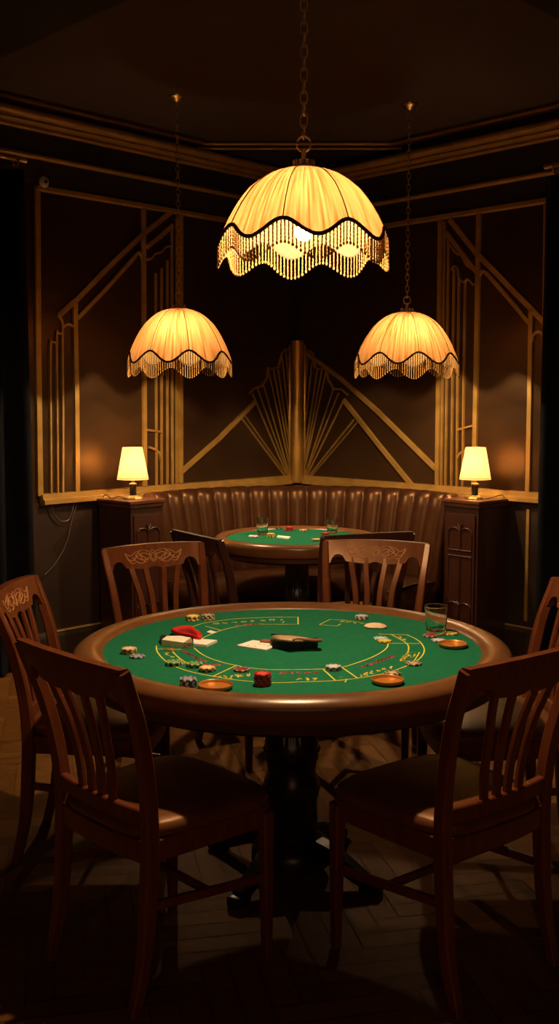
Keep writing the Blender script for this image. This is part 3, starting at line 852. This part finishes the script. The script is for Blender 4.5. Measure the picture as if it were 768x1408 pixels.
# ------------------------------------------------------------------ chips
def chip_proto(color):
    bm = bmesh.new(); lathe(bm, [(0, 0), (.0232, 0), (.0242, .0009), (.0242, .0047), (.0232, .0056), (.0178, .0056), (.0175, .0052), (0, .0052)], 28)
    return link('poker_chip', bm, CHIP[color], smooth=True)
PROTO = {}
ORD = ['bottom', 'second', 'third', 'fourth', 'fifth', 'sixth', 'seventh']
CN = {'red': 'red', 'cream': 'cream', 'blue': 'dark blue and white', 'silver': 'pale silver', 'green': 'green and yellow', 'black': 'black and cream', 'maroon': 'dark maroon', 'yellow': 'yellow', 'darkgreen': 'dark green', 'teal': 'pale teal and white'}
def stack(px, py, n, color, where, group, z=TZ, cols=None, py_is_top=True):
    """px,py: centre of the topmost chip's face in the photo"""
    h = .0057
    p = at_z(px, py, z + n * h)
    for k in range(n):
        c = cols[k] if cols else color
        if c not in PROTO:
            o = chip_proto(c); PROTO[c] = o
        else:
            o = PROTO[c].copy(); COL.objects.link(o)
        o.location = (p.x + random.uniform(-.0015, .0015), p.y + random.uniform(-.0015, .0015), z + .0007 + k * h)
        o.rotation_euler = (0, 0, random.uniform(0, 6))
        pos = 'single' if n == 1 else ('top' if k == n - 1 else ORD[k])
        if n == 1: lb = '%s poker chip lying %s' % (CN[c], where)
        elif k == n - 1: lb = '%s chip on top of stack %s' % (CN[c], where)
        elif k == 0: lb = '%s chip at bottom of stack %s' % (CN[c], where)
        else: lb = '%s chip, %s up in stack %s' % (CN[c], ORD[k], where)
        tag(o, lb, 'poker chip', group)
G1 = 'poker chips on the large card table'; G2 = 'poker chips on the small card table'
stack(361, 925.5, 6, 'red', 'of red chips at the near edge', G1)
stack(177, 891, 3, 'cream', 'at the far left of the felt', G1, cols=['yellow', 'cream', 'cream'])
stack(188.5, 901.5, 1, 'blue', 'just right of the far left cream stack', G1)
stack(238.5, 909.5, 2, 'green', 'on left betting curve, leftmost of three', G1, cols=['black', 'green'])
stack(267, 911.5, 2, 'green', 'on left betting curve, middle of three', G1, cols=['black', 'green'])
stack(285, 917, 2, 'cream', 'on left betting curve, rightmost of three', G1, cols=['black', 'cream'])
stack(259, 932.5, 4, 'blue', 'beside the left copper dish', G1)
stack(332, 919.5, 1, 'maroon', 'left of the red stack', G1)
stack(458, 915.5, 2, 'silver', 'on the inner line right of the red stack', G1)
stack(497, 846.5, 2, 'cream', 'near back rim, right of centre', G1, cols=['maroon', 'silver'])
stack(523, 877, 1, 'teal', 'at the left end of the right betting box', G1)
stack(528, 880.3, 1, 'yellow', 'touching the teal chip on the right', G1)
stack(539, 924.3, 2, 'black', 'just behind the near right copper dish', G1, cols=['maroon', 'black'])
stack(569, 911.5, 1, 'black', 'on the right betting curve', G1)
stack(265.5, 846.5, 3, 'black', 'by back left rim, left of the pair', G1, cols=['cream', 'black', 'yellow'])
stack(286, 845.5, 3, 'black', 'by back left rim, right of the pair', G1, cols=['cream', 'black', 'black'])
stack(590.5, 873, 1, 'maroon', 'left of the whisky tumbler', G1)
stack(602, 879.5, 1, 'silver', 'just in front of the whisky tumbler', G1)
stack(619, 870, 1, 'yellow', 'right of the whisky tumbler', G1)
# small table
stack(372, 733.5, 4, 'yellow', 'of yellow chips on the far table', G2, z=TZ2)
stack(383, 725, 2, 'darkgreen', 'behind the cards on the far table', G2, z=TZ2)
stack(397.5, 724.5, 4, 'red', 'of red chips at the back of the far table', G2, z=TZ2)
stack(416.5, 728.3, 2, 'cream', 'right of the red stack on the far table', G2, z=TZ2)
stack(447, 732.5, 2, 'red', 'in front of the right far tumbler', G2, z=TZ2)
stack(434.5, 741, 2, 'cream', 'at near right edge of far table', G2, z=TZ2, cols=['black', 'cream'])
stack(350.5, 737.5, 1, 'maroon', 'left of the left far tumbler', G2, z=TZ2)

# ------------------------------------------------------------------ copper dishes
def dish():
    bm = bmesh.new(); lathe(bm, [(0, .0), (.040, .0), (.046, .003), (.0490, .011), (.0480, .0125), (.0465, .0115), (.0435, .005), (0, .0035)], 40)
    return link('copper_dish', bm, M['copper'], smooth=True)
dd = dish()
for i, (px, py, lb, s) in enumerate([(296, 942.5, 'round orange copper dish at the near left of the felt', 1.0), (532.5, 935.5, 'round orange copper dish at the near right of the felt', .95), (622, 886, 'round orange copper dish at the right by the tumbler', .96)]):
    o = dd if i == 0 else dd.copy()
    if i: COL.objects.link(o)
    p = at_z(px, py, TZ + .008); o.location = (p.x, p.y, TZ + .0008); o.scale = (s, s, 1)
    tag(o, lb, 'dish', 'copper dishes on the large card table')

# ------------------------------------------------------------------ tumblers
def tumbler(label, px, py, z, h, rt, cat='glass'):
    p = at_z(px, py, z); rb = rt * .80
    bm = bmesh.new()
    lathe(bm, [(0, .0), (rb * .90, .0), (rb * .97, .001), (rb, .004), (rb + (rt - rb) * .2, .02), (rb + (rt - rb) * .96, h - .006), (rt, h - .002), (rt - .0003, h - .0004), (rt - .0009, h), (rt - .0015, h - .0004), (rt - .0018, h - .002), (rb + (rt - rb) * .96 - .0018, h - .006), (rb + (rt - rb) * .25 - .002, .024), (rb + (rt - rb) * .2 - .0035, .018), (rb * .85, .0145), (rb * .7, .013), (0, .013)], 40)
    o = link('tumbler', bm, M['glass'], loc=(p.x, p.y, z + .0008), smooth=True)
    return tag(o, label, cat)
tumbler('clear whisky tumbler near the right rim of the large card table', 599, 872, TZ, .098, .0405)
tumbler('clear tumbler at the left of the small far table', 360.5, 735, TZ2, .100, .038)
tumbler('clear tumbler at the right of the small far table', 456.5, 733, TZ2, .088, .037)

# ------------------------------------------------------------------ cards, boxes, pouches
def slab(bm, pix, zt, zb, mi=0):
    P = [at_z(a, b, zt) for a, b in pix]
    a = [bm.verts.new((p.x, p.y, zb)) for p in P]; b = [bm.verts.new((p.x, p.y, zt)) for p in P]; n = len(P)
    bm.faces.new(b).material_index = mi; bm.faces.new(a)
    for i in range(n): bm.faces.new((a[i], a[(i + 1) % n], b[(i + 1) % n], b[i])).material_index = mi
def centred(objs, name, label, cat, group=None):
    """parent world-space parts to an Empty at their footprint centre"""
    vs = [v.co for o in objs for v in o.data.vertices]
    c = Vector((sum(v.x for v in vs) / len(vs), sum(v.y for v in vs) / len(vs), min(v.z for v in vs)))
    r = thing(name, label, cat, loc=c, group=group)
    for o in objs:
        o.data.transform(Matrix.Translation(-c)); o.parent = r
    return r
def single(o, label, cat, group=None):
    vs = [v.co for v in o.data.vertices]
    c = Vector((sum(v.x for v in vs) / len(vs), sum(v.y for v in vs) / len(vs), min(v.z for v in vs)))
    o.data.transform(Matrix.Translation(-c)); o.location = c
    return tag(o, label, cat, group)
Z0 = TZ + .0008
# card deck boxes at left
bm = bmesh.new(); slab(bm, [(222, 879.5), (229.5, 874.3), (247, 874.0), (262, 876.5), (252, 883.5)], TZ + .020, Z0)
a = link('box_body', bm, M['cream'])
bm = bmesh.new(); slab(bm, [(252.3, 884), (262.5, 877), (264, 880.5), (264.2, 884.0)], TZ + .019, Z0); b_ = link('patterned_end', bm, mat('patterned_card', (0.03, 0.02, 0.015), 0.5, col2=(0.55, 0.42, 0.25), nscale=220), label='dark speckled box end')
centred([a, b_], 'card_box', 'thick cream card box left of the thinner one, in front of red pouch', 'box')
bm = bmesh.new(); slab(bm, [(265.5, 877.5), (298.5, 880), (284, 886.5), (266, 885)], TZ + .009, Z0)
single(link('card_deck', bm, M['white']), 'thinner pale deck of cards right of the cream card box', 'cards')
bm = bmesh.new(); slab(bm, [(219.5, 876.5), (222, 873), (228, 873), (221.5, 879)], TZ + .016, Z0)
single(link('lighter', bm, M['black']), 'small black block behind the left end of the cream card box', 'lighter')
# red pouch
ctr = (248, 868.5)
out = [(235, 867), (243, 864), (254, 862.4), (263, 862.8), (269, 867), (277, 872.5), (276, 877), (268, 876.5), (256, 873.5), (243, 871)]
bm = bmesh.new(); rings = []
for sc, zz in ((.82, Z0), (1.0, TZ + .010), (.99, TZ + .019), (.90, TZ + .023), (.66, TZ + .016), (.45, TZ + .008)):
    r_ = []
    for a, b in cr([(p[0], p[1], 0) for p in out], 4, closed=True).__iter__() and [(v.x, v.y) for v in cr([(p[0], p[1], 0) for p in out], 4, closed=True)]:
        cx, cy = 256, 869.5
        base = at_z(a, b, TZ + .015); c0 = at_z(cx, cy, TZ + .015)
        p = c0 + (base - c0) * sc; r_.append(bm.verts.new((p.x, p.y, zz)))
    rings.append(r_)
n = len(rings[0])
for A_, B_, mi in zip(rings[:-1], rings[1:], (0, 0, 0, 0, 1)):
    for k in range(n): bm.faces.new((A_[k], A_[(k + 1) % n], B_[(k + 1) % n], B_[k])).material_index = mi
bm.faces.new(rings[0]); bm.faces.new(rings[-1]).material_index = 1
single(link('red_pouch', bm, [M['redp'], M['dredp']], smooth='all'), 'open bright red leather pouch behind the cream card box', 'pouch')
# cards in the centre
bm = bmesh.new(); slab(bm, [(325, 887), (347.5, 880), (386, 884.5), (366, 893.5)], TZ + .005, Z0)
a = link('card_faces', bm, M['white'])
bm = bmesh.new()
for (x, y) in ((341, 887.5), (351, 888.8)):
    p = at_z(x, y, TZ + .0053); lathe(bm, [(0, 0), (.004, 0)], 8, c=p)
b_ = link('red_pips', bm, M['redprint'], label='red pips')
bm = bmesh.new()
for x, y in ((357, 885.5), (363, 886), (368, 888), (374, 886), (378, 885)):
    P = [at_z(x + dx, y + dy, TZ + .0055) for dx, dy in ((-2, .8), (-.5, -1), (.8, .9), (2, -.8))]
    tube(bm, P, .0005, 4)
c_ = link('dark_figures', bm, M['black'], label='dark thin figures')
centred([a, b_, c_], 'playing_cards', 'small pile of white playing cards face up at table centre', 'cards')
# black case with suede flap
bm = bmesh.new()
slab(bm, [(374, 881.5), (384, 877), (420, 878.5), (417, 883)], TZ + .026, Z0); slab(bm, [(417.2, 882), (420, 878.5), (437, 876.5), (436, 881)], TZ + .024, Z0)
a = link('case_body', bm, M['black'])
bm = bmesh.new(); rows = []
top = [(372, 871.5), (388, 871.8), (404, 872.8), (418, 875.5), (430, 878.2), (441, 879.5)]
bot = [(372, 877.5), (385, 880.5), (398, 882.3), (412, 882.0), (427, 881.5), (440, 882.2)]
hz = [.030, .033, .036, .034, .030, .029]
for (tp, bt, h) in zip(top, bot, hz):
    rr = []
    for q in range(5):
        u = q / 4; px = tp[0] + (bt[0] - tp[0]) * u; py = tp[1] + (bt[1] - tp[1]) * u
        rr.append(bm.verts.new(at_z(px, py, TZ + h + .006 * math.sin(PI * u))))
    rows.append(rr)
for A_, B_ in zip(rows[:-1], rows[1:]):
    for k in range(4): bm.faces.new((A_[k], A_[k + 1], B_[k + 1], B_[k]))
bmesh.ops.solidify(bm, geom=list(bm.faces), thickness=.004)
b_ = link('suede_flap', bm, M['beige'], smooth='all', label='beige suede flap')
bm = bmesh.new()
P = [at_z(402, 879.8, TZ + .041), at_z(410, 878.3, TZ + .042), at_z(420, 879.5, TZ + .039), at_z(432, 880.6, TZ + .036), at_z(441, 880.5, TZ + .033)]
sweep(bm, cr(P, 4), circ(.006, 8), scales=[.4 + .6 * i / 16 for i in range(17)]); c_ = link('strap', bm, M['tan'], smooth=True, label='brown strap')
bm = bmesh.new(); slab(bm, [(357, 880.5), (362, 878.8), (384, 880), (384, 883)], TZ + .012, Z0); d_ = link('tan_tab', bm, M['tan'], label='orange brown tab')
centred([a, b_, c_, d_], 'dice_case', 'black case with beige suede flap at the centre of the large table', 'case')
# beige scrap near back right
bm = bmesh.new(); p = at_z(516, 863, TZ)
def lump(r, z, a): return (r * (1 + .22 * math.cos(a * 2 + .3) + .06 * math.sin(5 * a)), z)
lathe(bm, [(0, .0), (.030, 0), (.033, .004), (.026, .011), (.014, .015), (0, .016)], 28, fn=lump)
tag(link('folded_cloth', bm, M['beige'], loc=(p.x, p.y, Z0), smooth=True), 'small pale beige folded cloth near the back right of felt', 'cloth')
# single printed card and orange tab
bm = bmesh.new(); slab(bm, [(284, 868.5), (289, 866.5), (298, 869), (291, 871)], TZ + .002, Z0); single(link('playing_card', bm, M['white']), 'single small pale card behind the thin card deck', 'playing card')
bm = bmesh.new(); slab(bm, [(224, 892.5), (236, 891.2), (244, 892.8), (236, 894.8)], TZ + .003, Z0); single(link('orange_marker', bm, M['copper']), 'flat orange marker on the left betting curve', 'marker')
# cards on the far table
bm = bmesh.new(); slab(bm, [(380, 738), (382, 736), (399, 737.5), (396, 740)], TZ2 + .008, TZ2 + .0008); single(link('playing_cards', bm, M['white']), 'white playing cards beside the yellow stack on the far table', 'cards')
bm = bmesh.new(); slab(bm, [(341, 737), (343, 735.5), (354, 736), (353, 738)], TZ2 + .006, TZ2 + .0008); single(link('playing_cards', bm, M['cream']), 'cream playing cards left of the left far tumbler', 'cards')
bm = bmesh.new(); slab(bm, [(404, 725), (405, 724), (420, 725), (419, 726)], TZ2 + .006, TZ2 + .0008); single(link('playing_cards', bm, M['cream']), 'thin cream cards behind the cream chips on far table', 'cards')

# ------------------------------------------------------------------ chairs
def make_chair(label, wood, group, carved=True):
    t = thing('dining_chair', label, 'chair', group=group)
    POST = [(.195, -.005, .0), (.196, .030, .14), (.196, .046, .30), (.198, .052, .45), (.205, .040, .60), (.218, .008, .75), (.229, -.032, .86), (.2325, -.048, .905)]
    def post_at(z):
        for a, b in zip(POST[:-1], POST[1:]):
            if a[2] <= z <= b[2]:
                u = (z - a[2]) / (b[2] - a[2]); return tuple(a[i] + (b[i] - a[i]) * u for i in range(3))
        return POST[-1]
    for s in (-1, 1):
        bm = bmesh.new(); P = cr([(s * x, y, z) for x, y, z in POST], 4); n = len(P)
        sweep(bm, P, rect(.0165, .018), scales=[0.80 + 0.35 * math.sin(PI * min(1, (i / (n - 1)) * 1.35)) if i < n * .5 else 1.08 - .22 * (i - n * .5) / (n * .5) for i in range(n)], up=Vector((0, 1, 0)))
        link('rear_leg', bm, wood, t, smooth=True)
        bm = bmesh.new(); P = [(s * .212, .440, 0), (s * .213, .438, .2), (s * .216, .432, .43)]
        sweep(bm, P, rect(.017, .017), scales=[.72, .95, 1.15], up=Vector((0, 1, 0))); link('front_leg', bm, wood, t, smooth=True)
    # crest rail
    bm = bmesh.new(); N = 60; top = []; 
    def yb(z): return post_at(z)[1]
    grid = []
    for i in range(N + 1):
        x = -.236 + .472 * i / N; u = x / .236; ax = abs(x)
        zt = .912 + .006 * (1 - u * u)
        if ax > .200: zb = .812
        elif ax > .140:
            q = (ax - .170) / .030; zb = .822 + .030 * math.sqrt(max(0, 1 - q * q))
        else:
            zb = .822 - .010 * math.cos(ax / .14 * PI / 2) + (.012 * math.exp(-(ax / .022) ** 2))
            zb = min(zb, .822)
        cv = -.026 * (1 - u * u)
        row = []
        for z in (zb, (zb + zt) / 2, zt):
            yy = post_at(min(z, .905))[1] + cv
            row.append((Vector((x, yy - .013, z)), Vector((x, yy + .013, z))))
        grid.append(row)
    G = [[(bm.verts.new(a), bm.verts.new(b)) for a, b in row] for row in grid]
    for i in range(N):
        for j in range(2):
            for q in (0, 1): bm.faces.new((G[i][j][q], G[i + 1][j][q], G[i + 1][j + 1][q], G[i][j + 1][q]))
        bm.faces.new((G[i][0][0], G[i + 1][0][0], G[i + 1][0][1], G[i][0][1])); bm.faces.new((G[i][2][0], G[i + 1][2][0], G[i + 1][2][1], G[i][2][1]))
    for i in (0, N):
        for j in range(2): bm.faces.new((G[i][j][0], G[i][j + 1][0], G[i][j + 1][1], G[i][j][1]))
    bmesh.ops.recalc_face_normals(bm, faces=bm.faces)
    crest = link('crest_rail', bm, wood, t, smooth=True)
    def front(x, z):
        u = x / .236; return Vector((x, post_at(min(z, .905))[1] - .026 * (1 - u * u) + .0135, z))
    if carved:
        bm = bmesh.new(); r = .0022
        tube(bm, [front(.016 * math.cos(a * PI / 8), .866 + .024 * math.sin(a * PI / 8)) for a in range(16)], r, 5, closed=True)
        tube(bm, [front(.009 * math.cos(a * PI / 8), .864 + .015 * math.sin(a * PI / 8)) for a in range(16)], r * .8, 5, closed=True)
        for s in (-1, 1):
            leaves = [[(.018, .885), (.05, .893), (.085, .885), (.11, .872), (.135, .886)], [(.018, .872), (.045, .880), (.075, .868), (.10, .852), (.125, .862), (.135, .886)],
                      [(.020, .858), (.045, .850), (.07, .858), (.085, .875)], [(.030, .846), (.06, .838), (.085, .848), (.10, .866)], [(.055, .892), (.075, .880), (.085, .864)],
                      [(.025, .850), (.05, .866), (.07, .884)], [(.09, .842), (.105, .840), (.118, .852), (.128, .872)], [(.04, .842), (.055, .856), (.06, .872)]]
            for lf in leaves: tube(bm, [front(s * v.x, v.y) for v in cr([(a, b, 0) for a, b in lf], 4)], r, 5)
        link('carving', bm, M['carve_lit'], crest, smooth=True)
    # slats
    for s in (-1, 1):
        for xt, xm, xb in ((.115, .084, .068), (.046, .030, .021)):
            bm = bmesh.new(); P = []
            for z, x in ((.835, xt), (.77, xt * .52 + xm * .48), (.70, xm), (.60, xm * .45 + xb * .55), (.515, xb)):
                u = x / .236; P.append(Vector((s * x, post_at(z)[1] - .020 * (1 - u * u) * (1 if z > .7 else .8), z)))
            P = cr(P, 4); sweep(bm, P, rect(.0125, .007), up=Vector((0, 1, 0)))
            link('back_slat', bm, wood, t, smooth=True)
    def bowed(x0, x1, y, z, bow, a, b, nm):
        bm = bmesh.new(); n = 12
        sweep(bm, [(x0 + (x1 - x0) * k / n, y + bow * (1 - (2 * k / n - 1) ** 2), z) for k in range(n + 1)], rect(a, b)); return link(nm, bm, wood, t, smooth=True)
    bowed(-.196, .196, .048, .505, -.018, .012, .022, 'lower_rail')
    # apron
    bm = bmesh.new()
    n = 12
    sweep(bm, [(-.19 + .38 * k / n, .050 - .018 * (1 - (2 * k / n - 1) ** 2), .415) for k in range(n + 1)], rect(.012, .030))
    for s in (-1, 1): sweep(bm, [(s * .192, .055, .415), (s * .215, .43, .415)], rect(.011, .030))
    sweep(bm, [(-.215 + .43 * k / n, .435 + .020 * (1 - (2 * k / n - 1) ** 2), .415) for k in range(n + 1)], rect(.011, .030))
    link('seat_frame', bm, wood, t, smooth=True)
    # seat pad: rounded trapezoid, domed
    bm = bmesh.new(); n = 64; rings = []
    def outline(q):
        a = 2 * PI * q / n; c, s_ = math.cos(a), math.sin(a); e = 0.42
        sx = math.copysign(abs(c) ** e, c); sy = math.copysign(abs(s_) ** e, s_)
        y = .245 + .222 * sy; hw = .200 + (.050) * (y - .025) / .44
        return Vector((hw * sx, y + (.018 * (1 - sx * sx) if sy > 0 else 0), 0))
    for sc, z in ((.96, .442), (1.0, .450), (1.005, .462), (.985, .474), (.93, .483), (.80, .490), (.55, .494), (.25, .495)):
        rings.append([bm.verts.new(Vector((0, .245, 0)) + (outline(q) - Vector((0, .245, 0))) * sc + Vector((0, 0, z))) for q in range(n)])
    for A_, B_ in zip(rings[:-1], rings[1:]):
        for k in range(n): bm.faces.new((A_[k], A_[(k + 1) % n], B_[(k + 1) % n], B_[k]))
    bm.faces.new(rings[0]); bm.faces.new(rings[-1])
    link('seat', bm, M['seat'], t, smooth='all')
    # stretchers
    for s in (-1, 1):
        bm = bmesh.new(); sweep(bm, [(s * .196, .045, .275), (s * .213, .437, .235)], rect(.008, .012)); link('side_stretcher', bm, wood, t, smooth=True)
    bm = bmesh.new(); sweep(bm, [(-.202, .24, .255), (.202, .24, .255)], rect(.008, .011)); link('cross_stretcher', bm, wood, t, smooth=True)
    return t
def face(dx, dy): return math.atan2(dy, dx) - PI / 2
GC = 'chairs around the large card table'
ch = make_chair('front left wooden chair turned away from the camera, brown leather seat', M['chair'], GC)
ch.location = (-.500, 2.675, 0); ch.rotation_euler = (0, 0, face(.72, .69))
dup(ch, (.600, 2.665, 0), face(-.62, .785), 'front right wooden chair turned away from the camera, brown leather seat')
dup(ch, (-.870, 3.62, 0), face(1, -.06), 'wooden chair at the left edge, side on, behind the front left chair')
dup(ch, (-.535, 4.61, 0), face(.51, -.86), 'wooden chair with carved crest behind the table at left, facing the camera')
dup(ch, (.425, 4.72, 0), face(-.26, -.966), 'wooden chair with carved crest behind the table at right, facing the camera')
dup(ch, (.965, 3.57, 0), face(-1, -.05), 'wooden chair at the right edge, side on, behind the front right chair')
GD = 'dark chairs at the small card table'
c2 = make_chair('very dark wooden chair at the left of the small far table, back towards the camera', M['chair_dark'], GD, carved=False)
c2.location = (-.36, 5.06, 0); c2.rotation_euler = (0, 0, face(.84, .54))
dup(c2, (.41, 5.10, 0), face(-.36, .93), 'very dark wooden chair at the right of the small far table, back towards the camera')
